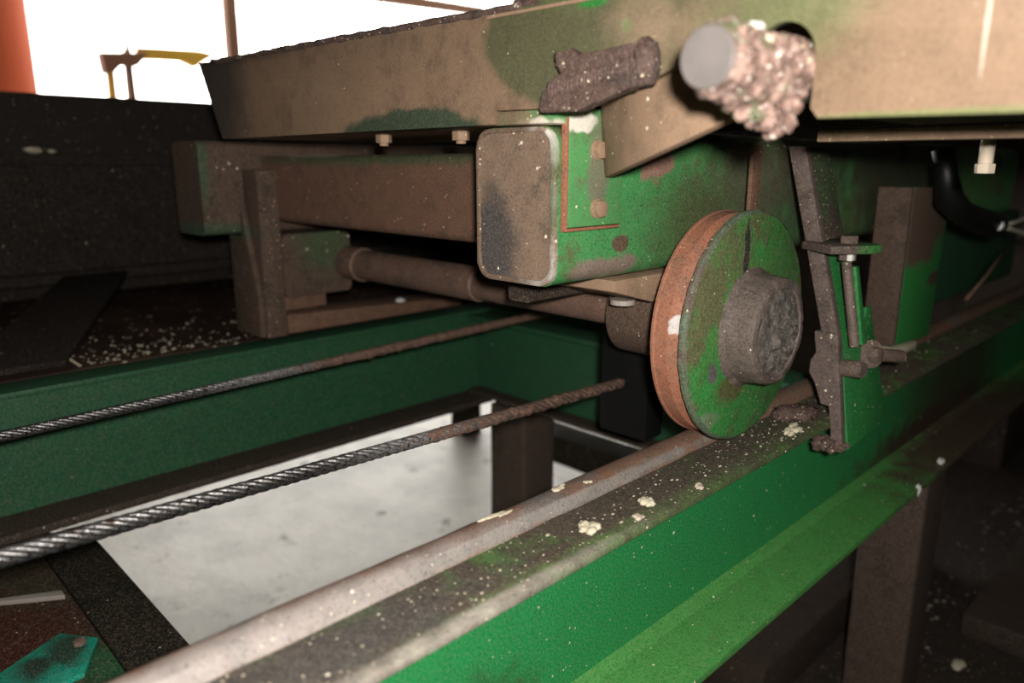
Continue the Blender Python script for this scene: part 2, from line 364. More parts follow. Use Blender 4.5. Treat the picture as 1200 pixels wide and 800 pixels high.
t = thing('cross_member', 'low black bar above the floor right of the brown post, on a thin leg', 'steel bar', (-1.2, 1.4, -.78))
MB().box(-1.42, -.70, 1.38, 1.47, -.775, -.70).build('bar', 'greasy_black', t, bevel=.003)
MB().box(-1.13, -1.05, 1.39, 1.46, FZ, -.775).build('leg', 'greasy_black', t, bevel=.003)
# posts
tag(MB().rrect('z', -1.125, -1.02, 1.03, 1.125, FZ, -.499, .008).build('support_post', 'brown_post'), 'dark brown square post standing on the pale floor under the far beams', 'post')
tag(MB().rrect('z', -2.0, -1.92, 1.64, 1.72, FZ, -.345, .008).build('support_post', 'greasy_black'), 'thin black post behind the brown post, mirrored in the pale floor', 'post')
tag(MB().rrect('z', -.432, -.333, 1.27, 1.37, FZ, -.5005, .008).build('support_post', 'brown_post'), 'brown square post under the bright green beam at lower right', 'post')
tag(MB().rrect('z', -.22, -.12, 2.75, 2.85, FZ, -.2, .008).build('support_post', 'dark_rust'), 'dark post at the right edge of the picture in deep shade', 'post')

# deck beyond the far beam, with debris
dk = MB().box(-2.5, -1.25, -1.5, 2.6, -.33, -.305).build('deck_plate', 'platform', bevel=.002)
tag(dk, 'rusty brown deck plate strewn with sawdust beyond the far green beam', 'deck')
g = MB()
for i in range(230):
    t_ = random.random() ** 1.8; x = -1.262 - t_ * .22; y = .40 + max(-.1, random.gauss(.0, .12))
    r = random.uniform(.0008, .0026); g.lump((x, y, -.3045 + r * .4), (r, r * random.uniform(.6, 1.6), r * .6), 1, .3, 200, i)
tag(g.build('sawdust_crumbs', 'cream'), 'pale sawdust crumbs scattered on the rusty deck behind the far beam', 'debris', kind='stuff')

# black beam and its brace
bb = thing('background_beam', 'black I-beam standing behind the deck at left, in front of the bright opening', 'steel beam', (-1.95, .8, -.25))
MB().box(-2.05, -1.9, -1.5, 5.0, .02, .146).build('upper_rail', 'black_beam', bb, bevel=.004)
MB().box(-2.05, -1.86, -1.5, 5.0, -.004, .02).build('flange', 'black_beam', bb, bevel=.003)
MB().box(-2.02, -1.885, -1.5, 5.0, -.235, -.004).build('web', 'black_beam', bb, bevel=.002)
MB().box(-2.05, -1.86, -1.5, 5.0, -.258, -.235).build('bottom_flange', 'black_beam', bb, bevel=.003)
MB().box(-2.03, -2.0, -1.5, 5.0, -.305, -.258).build('gap_filler', 'black_beam', bb)  # added strip, closes the bright gap between beam and deck
g = MB(); g.prism([(-1.88, .44, -.25), (-1.88, .575, -.25), (-1.28, .285, -.304), (-1.28, .14, -.304)], (.004, .0, .010))
tag(g.build('diagonal_brace', 'black_beam', bevel=.002), 'black diagonal brace leaning from the black beam down to the deck', 'brace')
for (x, y, z, r, lb) in ((-1.878, .415, .028, .014, 'larger yellowish bark chip on the ledge of the black beam'), (-1.88, .45, .026, .008, 'smaller yellowish bark chip right beside the larger one on the black ledge')):
    tag(MB().lump((x, y, z), (r, r * 1.3, r * .55), 2, .4, 80, x).build('bark_chip', 'cream'), lb, 'debris', 'bark chips on the black beam')
for y_ in ():
    tag(MB().box(-2.0, -1.93, y_, y_ + .08, FZ, -.331).build('deck_post', 'greasy_black'), 'black post under the deck, hidden in shade', 'post', 'black posts under the deck')

# ------------------------------------------------------------------ wire ropes
def rope(name, label, p0, p1, r, pitch, crust):
    p0, p1 = Vector(p0), Vector(p1); d = (p1 - p0); L = d.length; d.normalize(); u = d.orthogonal().normalized(); v = d.cross(u)
    g = MB(); ns = 6; rs = r * .37; ro = r - rs; n = int(L / pitch * 14)
    for k in range(ns):
        P = []; R = []
        for i in range(n + 1):
            s_ = L * i / n; a = 2 * PI * (s_ / pitch + k / ns); p = p0 + d * s_ + (u * math.cos(a) + v * math.sin(a)) * ro
            P.append(p); R.append(rs)
        g.sweep(P, R, 8)
    g.sweep([p0 + d * L * i / 40 for i in range(41)], r * .45, 8)
    o = g.build(name, 'rope', smooth=True)
    tag(o, label, 'wire rope')
    return o, p0, d, L
R1 = rope('wire_rope', 'thick greasy twisted wire rope in front, crossing above the pale floor', (-.60, -.25, -.265), (-.603, .80, -.2945), .0074, .062, True)
R2 = rope('wire_rope', 'dirtier wire rope hanging along the dark green far beam', (-.955, -.30, -.303), (-.95, 1.02, -.276), .0066, .055, True)
# hard grease caked on the ropes' far ends
for o, p0, d, L in (R1, R2):
    g = MB(); s0 = .62 if o is R1[0] else .75; n = 150; rr = .0066 if o is R1[0] else .0068; P = []; R = []
    for i in range(n + 1):
        s_ = s0 + (L - s0) * i / n; P.append(p0 + d * s_); k = min(1, i / 40)
        R.append(rr * (.72 + .35 * k) * (1 + .12 * mnoise.noise(P[-1] * 130)))
    g.sweep(P, R, 16)
    c = g.build('grease_coating', 'axle', o, smooth=True, rough=.0016, fr=160, origin=o.location); c['label'] = 'brown caked grease on the rope'
tag(MB().box(-.64, -.56, .80, .84, -.37, -.16).build('rope_end_shade', 'rubber', bevel=.004), 'added black block standing in for the shade where the front wire rope ends', 'bracket')  # added block, stands in for the shade that swallows the rope end

# ------------------------------------------------------------------ carriage frame
cf = thing('sawmill_carriage', 'muddy green carriage frame of rectangular steel tubes rolling on the two beams', 'carriage', (-.88, .9, -.12))
sb = MB().rrect('y', -.566, -.46, -.113, .033, .508, 2.1, .02, 8).build('side_tube', 'box_green', cf)
# open tube mouth: rounded rim and recessed muddy end cap
def rr_pts(u0, u1, v0, v1, r, seg=8):
    P = []
    for cx, cy, t in ((u1 - r, v1 - r, 0), (u0 + r, v1 - r, 90), (u0 + r, v0 + r, 180), (u1 - r, v0 + r, 270)):
        for i in range(seg + 1):
            t_ = math.radians(t + 90 * i / seg); P.append((cx + r * math.cos(t_), cy + r * math.sin(t_)))
    return P
def ring(mb, A, B, y0, y1):
    n = len(A); vv = [[mb.bm.verts.new((p[0], y, p[1])) for p in Q] for Q, y in ((A, y0), (A, y1), (B, y1), (B, y0))]
    for a, b in zip(vv, vv[1:] + vv[:1]):
        for i in range(n): mb.bm.faces.new((a[i], a[(i + 1) % n], b[(i + 1) % n], b[i]))
for (x0, x1, y0, mc, mr, par) in ((-.566, -.46, .502, 'box_end', 'rim', sb),):
    g = MB(); ring(g, rr_pts(x0 + .0005, x1 - .0005, -.1125, .0325, .0195), rr_pts(x0 + .005, x1 - .006, -.107, .028, .015), y0, .509)
    g.build('rim', 'rim_box', sb, bevel=.0015, rough=.0006, fr=150)
    g = MB(); g.prism([(p[0], .5045, p[1]) for p in rr_pts(x0 + .005, x1 - .006, -.107, .028, .015)], (0, .006, 0))
    g.build('end_cap', mc, sb, rough=.0008, fr=60, sub=.012)
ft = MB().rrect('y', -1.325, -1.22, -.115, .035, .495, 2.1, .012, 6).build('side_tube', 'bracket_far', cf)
MB().rrect('x', .60, .70, -.095, .012, -1.225, -.56, .014, 6).build('cross_tube', 'tube', cf)
MB().rrect('x', 1.25, 1.35, -.095, .012, -1.225, -.56, .014, 6).build('cross_tube', 'tube', cf)
# angle plate bolted on the tube corner
mp = MB(); mp.prism([(-.459, .512, -.057), (-.459, .590, -.057), (-.459, .590, .048), (-.459, .512, .048)], (.007, 0, 0))
mp = mp.build('mounting_plate', 'mount', cf, bevel=.0016)
MB().box(-.525, -.4535, .4885, .60, .0335, .0468).build('top_leaf', 'mount', mp, bevel=.003)
g = MB(); g.prism([(-.4587, .5085, -.0605), (-.4587, .588, -.0605), (-.4587, .588, -.0575), (-.4587, .5118, -.0575), (-.4587, .5118, .04), (-.4587, .5085, .04)], (.0065, 0, 0))
g.build('rusty_edge', 'tread', mp, bevel=.001)
for (y, z) in ((.552, -.041), (.551, .012)):
    g = MB(); g.lathe((-.452, y, z), 'x', [(0, .0095), (.002, .0095), (.0022, .006)], 24); g.hexa((-.450, y, z), (1, 0, 0), .0085, .006)
    g.build('bolt_head', 'gusset', mp, bevel=.0008)
# gusset from plate to head beam
g = MB()
V = [((-0.4515, 0.562, -0.0127), (-0.4515, 0.548, 0.082)), ((-0.43, 0.541, -0.0105), (-0.43, 0.53, 0.086)), ((-0.375, 0.5, -0.0013), (-0.375, 0.497, 0.09)), ((-0.33, 0.4885, 0.0124), (-0.33, 0.4882, 0.09)), ((-0.262, 0.4885, 0.0379), (-0.262, 0.4882, 0.09))]
fr = [(g.bm.verts.new(a), g.bm.verts.new(b)) for a, b in V]; bk = [(g.bm.verts.new(Vector(a) + Vector((.003, .0085, 0))), g.bm.verts.new(Vector(b) + Vector((.003, .0085, 0)))) for a, b in V]
for i in range(4):
    g.bm.faces.new((fr[i][0], fr[i + 1][0], fr[i + 1][1], fr[i][1])); g.bm.faces.new((bk[i][0], bk[i][1], bk[i + 1][1], bk[i + 1][0]))
    g.bm.faces.new((fr[i][0], bk[i][0], bk[i + 1][0], fr[i + 1][0])); g.bm.faces.new((fr[i][1], fr[i + 1][1], bk[i + 1][1], bk[i][1]))
for i in (0, 4): g.bm.faces.new((fr[i][0], fr[i][1], bk[i][1], bk[i][0]))
g.build('gusset', 'gusset', cf, bevel=.0012)
# axle and bearing
ax = MB(); ax.lathe((0, .735, -.175), 'x', [(-1.18, 0), (-1.18, .030), (-1.13, .030), (-1.128, .026), (-.82, .026), (-.818, .0225), (-.44, .0225), (-.44, 0)], 48)
tag(ax.build('axle', 'axle'), 'thick rusty axle running under the carriage from the wheel to the far bracket', 'axle')
bh = thing('bearing_housing', 'green rounded bearing housing bolted under the box tube behind the wheel', 'bearing', (-.51, .735, -.23))
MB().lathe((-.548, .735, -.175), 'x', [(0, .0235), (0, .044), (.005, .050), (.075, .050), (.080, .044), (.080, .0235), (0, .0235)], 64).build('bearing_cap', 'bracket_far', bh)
g = MB(); g.prism([(-.555, .60, -.116), (-.555, .87, -.116), (-.555, .87, -.133), (-.555, .80, -.146), (-.555, .665, -.146), (-.555, .60, -.128)], (.09, 0, 0))
g.build('base_plate', 'gusset', bh, bevel=.002)
MB().tube((-.50, .660, -.152), (-.50, .660, -.1465), .014, n=24).build('washer', 'rim', bh)
MB().rrect('y', -.60, -.565, -.150, -.118, .58, .86, .005).build('side_block', 'dark_rust', bh)

# ------------------------------------------------------------------ far hanging bracket
hb = thing('hanging_bracket', 'muddy bracket with a slanted rib hanging from the far frame tube onto the far beam', 'bracket', (-1.21, .62, -.29))
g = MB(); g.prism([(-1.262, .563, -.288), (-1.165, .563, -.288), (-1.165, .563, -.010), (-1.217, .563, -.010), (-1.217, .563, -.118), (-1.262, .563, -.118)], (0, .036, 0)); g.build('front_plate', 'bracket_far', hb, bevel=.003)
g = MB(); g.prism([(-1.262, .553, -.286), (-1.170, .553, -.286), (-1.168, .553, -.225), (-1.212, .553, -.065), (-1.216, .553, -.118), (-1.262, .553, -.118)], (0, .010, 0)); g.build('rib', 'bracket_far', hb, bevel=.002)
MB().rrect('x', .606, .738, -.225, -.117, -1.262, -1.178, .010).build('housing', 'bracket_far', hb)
MB().box(-1.255, -1.205, .606, .70, -.253, -.226).build('slot_block', 'tube', hb, bevel=.003)
g = MB(); g.prism([(-1.255, .606, -.288), (-1.255, 1.0, -.288), (-1.255, 1.0, -.270), (-1.255, .606, -.254)], (.08, 0, 0)); g.build('foot_bar', 'tube', hb, bevel=.003)
tag(MB().lump((-1.19, .855, -.262), (.008, .010, .006), 2, .3, 80, 3).build('paint_chip', 'flat_white'), 'small white chip lying on the foot bar under the axle', 'debris')

# ------------------------------------------------------------------ head beam across the top
hd = thing('head_beam', 'large muddy cross beam spanning the top of the carriage, the steel pin sticking through it', 'beam', (-.5, .6, .03))
# front plate with the open slot for the pin
fp = [(-1.085, .034), (-.518, .034), (-.512, .046), (-.43, .0445), (-.364, .053), (-.317, .069), (-.268, .0705)]
for i in range(1, 13):
    a = PI - PI * i / 12; fp.append((-.2425 + .0215 * math.cos(a), .066 + .0215 * math.sin(a)))
fp += [(-.221, .034), (-.216, .0275), (.16, .0225), (.16, .30), (-.44, .30), (-.46, .128), (-1.145, .142)]
g = MB(); g.prism([(x, .478, z) for x, z in fp], (0, .008, 0)); g.build('front_plate', 'head', hd, bevel=.0012)
g = MB(); g.prism([(-1.085, .486, .034), (-.530, .486, .034), (-.530, .486, .042), (-1.09, .486, .042)], (0, .32, 0)); g.build('bottom_plate', 'head', hd)
MB().box(-.218, .16, .486, .80, .030, .040).build('bottom_plate', 'dark_rust', hd)
g = MB(); g.prism([(-1.14, .486, .134), (.15, .486, .120), (.15, .486, .126), (-1.14, .486, .141)], (0, .32, 0)); g.build('top_plate', 'head', hd)
MB().box(-1.09, .15, .80, .81, .036, .135).build('rear_plate', 'dark_rust', hd)
g = MB(); g.prism([(-1.145, .490, .141), (-1.085, .490, .035), (-1.085, .80, .035), (-1.145, .80, .141)], (.006, 0, .002)); g.build('end_plate', 'head', hd)
# seam strip and casting above
g = MB(); g.prism([(-.520, .4765, .1235), (.16, .4765, .117), (.16, .4765, .1195), (-.520, .4765, .126)], (0, .004, 0)); g.build('seam', 'gusset', hd, rough=.0006, fr=120, sub=.03)
g = MB(); g.prism([(-.50, .482, .1265), (.16, .482, .121), (.16, .482, .32), (-.43, .482, .32), (-.455, .482, .150), (-.49, .482, .141)], (0, .3, 0)); g.build('upper_casting', 'weld', hd, bevel=.003)
MB().box(-.47, -.435, .47, .49, .137, .16).build('top_lug', 'dark_rust', hd, bevel=.004)
g = MB(); g.sweep([(-1.10 + .62 * i / 40, .480, .1395 - .0105 * i / 40) for i in range(41)], .004, 8); g.build('edge_bead', 'weld', hd, rough=.002, fr=80, smooth=True)
# weld patch
g = MB()
pts = [(-.447, .041), (-.444, .058), (-.425, .070), (-.428, .085), (-.414, .088), (-.405, .083), (-.372, .084), (-.352, .086), (-.346, .090), (-.337, .085), (-.333, .069), (-.337, .056), (-.365, .052), (-.380, .047), (-.408, .040)]
g.prism([(x, .467, z) for x, z in pts], (0, .011, 0))
o = g.build('weld_patch', 'weld', hd, bevel=.002, rough=.0014, fr=110, sub=.005)
g = MB()
for i in range(26):
    g.lump((-.434 + .085 * i / 25, .4665, .058 + .012 * i / 25 + random.uniform(-.001, .001)), (.0022, .003, .0065), 2, .3, 150, i)
g.build('weld_bead', 'weld', hd)
for (x, z, rx, rz) in ((-.423, .080, .0045, .009), (-.343, .075, .006, .013)):
    MB().lump((x, .468, z), (rx, .006, rz), 3, .45, 120, x).build('weld_bead', 'weld', hd)
for (x, y) in ((-.62, .53), (-.76, .53)):
    g = MB(); g.tube((x, y, .020), (x, y, .035), .0055, n=12); g.hexa((x, y, .0235), (0, 0, 1), .0095, .010)
    g.build('hanging_nut', 'gusset', hd, bevel=.0008)

# ------------------------------------------------------------------ pin with grease crust
pn = thing('locking_pin', 'round steel pin with grey end, caked in pinkish crust, sticking out of the head beam', 'pin', (-.242, .48, .041))
PC = Vector((-.242, 0, .058))
MB().lathe((-.242, .388, .058), 'y', [(0, 0), (0, .0165), (.001, .0175), (.25, .0175), (.25, 0)], 64).build('shaft', 'pin_end', pn)
g = MB(); g.bm.free(); g.bm = bmesh.new()
NU, NV = 110, 90; vs = []
for i in range(NU + 1):
    y = .3900 + .095 * i / NU; row = []
    for k in range(NV):
        a = 2 * PI * k / NV; p = Vector((math.cos(a), 0, math.sin(a)))
        q = Vector((p.x * .0175, y, p.z * .0175)); f = mnoise.fractal(q * 75, .9, 2., 5)
        e = min(1, .15 + i / 12); side = .0022 + .0035 * max(0, math.cos(a) * .4 + .2) + .0035 * max(0, -math.sin(a)) ** 2 * min(1, i / 30)
        r = .0172 + e * (side + .0042 * f + .0018 * mnoise.noise(q * 320))
        if i in (0,): r = .0172
        row.append(g.bm.verts.new((PC.x + p.x * r, y, PC.z + p.z * r)))
    vs.append(row)
for a, b in zip(vs, vs[1:]):
    for k in range(NV): g.bm.faces.new((a[k], a[(k + 1) % NV], b[(k + 1) % NV], b[k]))
c = g.build('grease_crust', 'crust', pn, smooth=True); c['label'] = 'pinkish crumbly crust around the pin'
g = MB()
cl = [(-.245, .425, .036, .006), (-.240, .432, .032, .007), (-.237, .440, .029, .007), (-.241, .447, .033, .008), (-.2345, .452, .025, .006), (-.236, .459, .022, .006), (-.231, .462, .024, .007), (-.232, .468, .030, .008), (-.249, .421, .040, .004), (-.243, .418, .038, .004), (-.2375, .4585, .019, .0045), (-.2335, .456, .020, .004)]
for i, (x, y, z, r) in enumerate(cl): g.lump((x, y, z), (r, r * .9, r), 4, .7, 130, i)
c = g.build('hanging_crust', 'crust', pn, smooth=True); c['label'] = 'ragged pink crust hanging below the pin'
MB().lump((-.243, .442, .0805), (.0045, .005, .0038), 3, .4, 120, 9).build('white_flake', 'flat_white', pn)
for i, (y, a, r) in enumerate(((.412, 70, .0022), (.409, 55, .0026), (.42, 60, .003), (.43, 40, .004), (.452, 50, .003), (.465, 35, .003), (.40, 140, .0016), (.438, 15, .003), (.47, 10, .004))):
    a = math.radians(a); MB().lump((PC.x + .0195 * math.cos(a), y, PC.z + .0195 * math.sin(a)), (r, r, r * .8), 2, .4, 200, i).build('white_flake', 'cream', pn)

# ------------------------------------------------------------------ the wheel
wh = thing('flanged_wheel', 'green flanged carriage wheel with rusty tread standing on the rail', 'wheel', (-.40, .735, -.2975))
WC = (-.385, .735, -.172)
g = MB(); g.lathe(WC, 'x', [(0, 0), (0, .1205), (-.0006, .1215)], 160); g.build('wheel_face', 'disc', wh, smooth=False)
g = MB(); g.lathe(WC, 'x', [(-.0006, .1215), (-.0025, .1245), (-.004, .1255), (-.0075, .1255), (-.0095, .123), (-.013, .112)], 160); g.build('outer_rim', 'disc_rim', wh, rough=.0006, fr=90)
g = MB(); g.lathe(WC, 'x', [(-.013, .112), (-.0165, .113), (-.0235, .1195), (-.0245, .1212), (-.038, .1222), (-.0395, .1235), (-.042, .1235), (-.0425, .122), (-.0425, .05), (-.042, 0)], 160); g.build('tread', 'tread', wh)
g = MB(); g.lathe(WC, 'x', [(-.001, .066), (.0015, .063), (.005, .0595), (.030, .0575), (.0335, .0560), (.035, .053), (.035, .047), (.0325, .045), (.0320, .0)], 120)
g.build('hub', 'hub', wh, sub=.007, rough=.0016, fr=55)
# grease cake on the hub
g = MB(); NR, NA = 40, 110; rows = []
for i in range(NR + 1):
    rr = .049 * i / NR; row = []
    for k in range(NA):
        a = 2 * PI * k / NA; y = rr * math.cos(a); z = rr * math.sin(a)
        q = Vector((.3, y, z)); f = mnoise.fractal(q * 60, .9, 2., 5); f2 = mnoise.noise(q * 300)
        edge = max(0, 1 - (i / NR) ** 4); low = .5 + .5 * math.tanh((-z * .6 + y * .6) * 60)
        x = .0315 + edge * (.0052 + .0075 * f * (.35 + low) + .0012 * f2 * low)
        row.append(g.bm.verts.new((WC[0] + x, WC[1] + y, WC[2] + z)))
    rows.append(row)
for a, b in zip(rows, rows[1:]):
    for k in range(NA): g.bm.faces.new((a[k], b[k], b[(k + 1) % NA], a[(k + 1) % NA]))
bmesh.ops.remove_doubles(g.bm, verts=g.bm.verts, dist=1e-6)
c = g.build('grease_cake', 'grease', wh, smooth=True); c['label'] = 'cracked glossy grease packed in the hub'

# ------------------------------------------------------------------ rail scraper hanging outside the wheel
sc = thing('rail_scraper', 'tall slanted green scraper of two bolted plates just right of the wheel', 'scraper', (-.36, .95, -.345))
def sl(z): return -.430 + (.012 - z) * .28
g = MB(); g.prism([(sl(.02), .887, .02), (sl(.02) + .021, .887, .02), (sl(-.20) + .020, .887, -.20), (sl(-.20), .887, -.20)], (0, .012, 0))
up = g.build('upper_plate', 'steel_plate', sc, bevel=.0012)
g = MB(); g.prism([(sl(.02) + .008, .8985, .02), (sl(.02) + .018, .8985, .02), (sl(-.09) + .018, .8985, -.09), (sl(-.09) + .008, .8985, -.09)], (0, .06, 0))
g.build('side_web', 'gusset_dark', sc, bevel=.001)
g = MB(); g.prism([(sl(-.098) + .008, .8985, -.098), (sl(-.098) + .018, .8985, -.098), (sl(-.215) + .017, .8985, -.215), (sl(-.215) + .008, .8985, -.215)], (0, .062, 0))
g.build('side_web', 'scraper_green', sc, bevel=.001)
g = MB(); g.prism([(-.378, .884, -.198), (-.350, .884, -.198), (-.330, .884, -.343), (-.343, .884, -.343), (-.352, .884, -.288), (-.362, .884, -.287), (-.372, .884, -.262), (-.380, .884, -.250), (-.380, .884, -.235), (-.374, .884, -.225)], (0, .012, 0))
lp = g.build('lower_plate', 'steel_plate', sc, bevel=.001, rough=.0008, fr=120, sub=.01)
g = MB(); g.prism([(-.3565, .896, -.196), (-.3565, .965, -.196), (-.3565, .972, -.178), (-.3565, .985, -.178), (-.3520, .990, -.21), (-.3360, 1.03, -.335), (-.3325, .896, -.343)], (.005, 0, .001))
g.build('lower_cheek', 'scraper_green', sc, bevel=.0008)
MB().lump((-.349, .884, -.336), (.020, .016, .009), 4, .45, 110, 5).build('weld_lump', 'weld', sc)
g = MB(); g.prism([(-.405, .89, -.099), (-.318, .80, -.099), (-.300, .835, -.099), (-.316, .93, -.099), (-.345, 1.0, -.099), (-.40, 1.0, -.099)][:0] or [(-.402, .880, -.100), (-.352, .846, -.100), (-.322, .880, -.100), (-.318, .905, -.100), (-.330, .915, -.100), (-.385, .945, -.100)], (0, 0, .0095))
g.build('tab', 'tab', sc, bevel=.0016)
BX, BY = -.352, .893
MB().hexa((BX, BY, -.0905), (0, 0, 1), .0105, .009).build('nut', 'bolt', sc, bevel=.0008)
MB().hexa((BX, BY, -.1105), (0, 0, 1), .0105, .010).build('nut', 'bolt', sc, bevel=.0008)
c = MB().box(BX + .0045, BX + .0105, BY - .012, BY - .0035, -.110, -.101).build('nut_glint', 'flat_white', sc, bevel=.001); c['label'] = 'lit nut face, its highlight painted white'  # white slab paints the flash highlight onto the nut
g = MB(); g.tube((BX, BY, -.112), (BX + .018, BY + .004, -.212), .0058, n=16); g.build('adjusting_bolt', 'bolt', sc)
g = MB(); g.prism([(BX + .003, BY + .006, -.118), (BX + .003, BY + .016, -.118), (BX + .02, BY + .021, -.21), (BX + .02, BY + .007, -.21)], (.006, 0, 0)); g.build('bolt_rib', 'scraper_green', sc, bevel=.001)
g = MB(); g.tube((-.3470, .897, -.241), (-.321, .893, -.2375), .0105, n=32); g.build('boss', 'bolt', sc, bevel=.001)
MB().tube((-.3212, .893, -.2375), (-.3185, .8927, -.2372), .0088, n=32).build('boss_end', 'hub', sc)
sb2 = thing('side_bolt', 'rusty bolt with round washer projecting on the right of the scraper', 'bolt', (-.33, .955, -.23))
MB().tube((-.341, .965, -.235), (-.337, .962, -.234), .018, n=32).build('washer', 'bolt', sb2, bevel=.0006)
MB().hexa((-.337, .962, -.234), (.8, -.1, .05), .0105, .012).build('head', 'bolt', sb2, bevel=.001)
MB().tube((-.335, .965, -.234), (-.318, 1.015, -.243), .0085, n=24).build('shank', 'bolt', sb2, bevel=.001)
g = MB(); g.prism([(-.435, .800, .02), (-.430, .800, .02), (-.430, .800, -.10), (-.435, .800, -.10)], (0, .02, 0))
tag(g.build('flat_strip', 'tube', bevel=.001), 'narrow rusty vertical strip on the green tube above the wheel', 'strip')

# ------------------------------------------------------------------ second hanging bracket at right
b2 = thing('hanging_bracket', 'green and brown hanging bracket with a cream pad at its foot, right of the scraper', 'bracket', (-.42, 1.32, -.29))
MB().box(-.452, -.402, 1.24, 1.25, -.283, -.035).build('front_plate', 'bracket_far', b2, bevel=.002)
g = MB(); g.prism([(-.412, 1.25, -.035), (-.412, 1.43, -.040), (-.412, 1.41, -.293), (-.412, 1.25, -.283)], (.010, 0, 0))
M['b2'] = worn('part_painted_bracket', (.018, .26, .05), (.02, .17, .04), .2, speck=.04, grime=.1, rough=.5, bump=.0005,
    blobs=[((.13, .085, .06), (-.40, 1.30, -.085), (.03, .12, .075), .15, .5), ((.10, .07, .05), (-.40, 1.40, -.19), (.03, .035, .012), .3, .5)])
g.build('side_plate', 'b2', b2, bevel=.001)
MB().box(-.440, -.404, 1.27, 1.36, -.307, -.294).build('pad', 'cream', b2, bevel=.003)

# ------------------------------------------------------------------ hanging bar, bolt, hose, wires, green cabinet
tag(MB().box(-.24, -.215, .78, 1.25, .028, .0355).build('flat_bar', 'gusset', bevel=.001), 'flat brown bar fixed beneath the head beam at upper right', 'bar') if False else None
tag(MB().box(-.30, -.10, .668, .70, .0185, .0285).build('flat_bar', 'gusset', bevel=.001), 'flat brown bar fixed beneath the head beam at upper right', 'bar')
hbz = thing('hanging_bolt', 'pale bolt hanging alone in the dark below the flat bar at upper right', 'bolt', (-.2, .80, -.012))
g = MB(); g.tube((-.2, .80, .030), (-.2, .80, -.002), .0058, n=20)
for i in range(9): g.tube((-.2, .80, .018 - i * .002), (-.2, .80, .0172 - i * .002), .0064, n=20)
g.build('thread', 'pale_bolt', hbz)
MB().hexa((-.2, .80, -.009), (0, 0, 1), .0085, .009).build('nut', 'pale_bolt', hbz, bevel=.001)
hs = thing('hose', 'black hose with a shiny fitting hanging at the right behind the pale bolt', 'hose', (-.35, 1.48, -.10))
P = [(-.37, 1.25, .02), (-.36, 1.25, -.02), (-.355, 1.26, -.052), (-.35, 1.32, -.075), (-.35, 1.42, -.092), (-.35, 1.50, -.103), (-.35, 1.56, -.107)]
MB().sweep(P, [.014, .014, .018, .019, .021, .021, .012], 20).build('hose_body', 'rubber', hs, smooth=True, rough=.003, fr=40)
MB().tube((-.3365, 1.46, -.100), (-.3365, 1.478, -.102), .010, n=20).build('fitting', 'flat_white', hs, bevel=.002)
MB().sweep([(-.35, 1.55, -.107), (-.345, 1.62, -.105), (-.34, 1.70, -.098), (-.33, 1.85, -.085)], .004, 8).build('wire', 'wire', hs, smooth=True)
MB().sweep([(-.35, 1.55, -.108), (-.345, 1.60, -.115), (-.34, 1.68, -.128), (-.33, 1.85, -.145)], .0045, 8).build('wire', 'wire', hs, smooth=True)
MB().sweep([(-.37, 1.70, -.16), (-.37, 1.60, -.20), (-.38, 1.52, -.24)], .003, 8).build('wire', 'tube', hs, smooth=True)
tag(MB().box(-.62, -.50, 1.75, 2.4, -.295, -.12).build('gear_housing', 'far_green', bevel=.005), 'dim green housing on the beam in the dark at far right', 'housing')

# ------------------------------------------------------------------ lower left plates
tag(MB().box(-2.0, -.46, -.35, .208, -.523, -.5105).build('base_plate', 'olive_plate', bevel=.001), 'oily reddish brown steel plate at the bottom left below the wire rope', 'plate')
bs = thing('strip_with_end', 'bright worn steel strip lying on the oily plate at left', 'strip', (-.98, .14, -.508))
g = MB(); g.prism([(-1.010, .095, -.5105), (-1.003, .095, -.5105), (-.950, .176, -.5105), (-.966, .176, -.5105)], (0, 0, .006)); g.build('strip', 'shiny', bs, bevel=.001)
tp = thing('gusset_plate', 'bright teal painted plate with a bolt at the bottom left corner', 'plate', (-.82, .14, -.508))
g = MB(); g.prism([(-.866, .150, -.508), (-.828, .178, -.508), (-.775, .150, -.508), (-.77, .08, -.508), (-.83, .08, -.508)], (0, 0, .006)); g.build('plate', 'teal', tp, bevel=.001)
g = MB(); g.hexa((-.829, .160, -.502), (0, 0, 1), .007, .005); g.build('bolt_head', 'bolt', tp, bevel=.001)

# ------------------------------------------------------------------ things on the ground at right
tag(MB().box(-.72, -.50, 1.1, 1.9, FZ, -.86).build('ground_beam', 'dark_rust', bevel=.005), 'brown steel beam lying on the dark ground behind the lower right post', 'beam')
tag(MB().box(-.33, -.20, 1.62, 2.3, FZ, -.90).build('rusty_slat', 'dark_rust', bevel=.004), 'dark rusty slat lying on the ground right of the lower right post', 'slat')
tag(MB().box(-1.72, -.50, 2.65, 3.1, FZ, .45).build('dark_backdrop', 'dark_rust', bevel=.01), 'dark block added to blacken the view behind the wheel and scraper', 'backdrop')  # added block, darkens the view between wheel and scraper
tag(MB().box(-.9, 1.2, 3.4, 3.6, FZ, -.42).build('machine_plinth', 'wall', bevel=.01), 'long dark plinth in the shade at the right background', 'plinth')
for i, (x, y, r) in enumerate(((-.30, 1.50, .011), (-.27, 1.68, .010), (-.33, 1.92, .015))):
    tag(MB().lump((x, y, FZ + r * .5 + (.0)), (r, r * 1.6, r * .6), 2, .4, 60, i).build('wood_chip', 'cream'),
        ['small yellow chip lowest on the dark ground at right', 'tan curled chip on the dark ground right of the yellow one', 'long pale chip on the dark ground nearest the shaded post'][i], 'chip')
g = MB()
for i in range(120):
    r = random.uniform(.0015, .005); g.lump((random.choice((random.uniform(-.45, -.35), random.uniform(-.18, -.02))), random.uniform(1.3, 2.6), FZ + r * .4), (r, r, r * .5), 1, .4, 90, i)
tag(g.build('ground_crumbs', 'rim'), 'pale crumbs scattered over the dark ground at lower right', 'debris', kind='stuff')

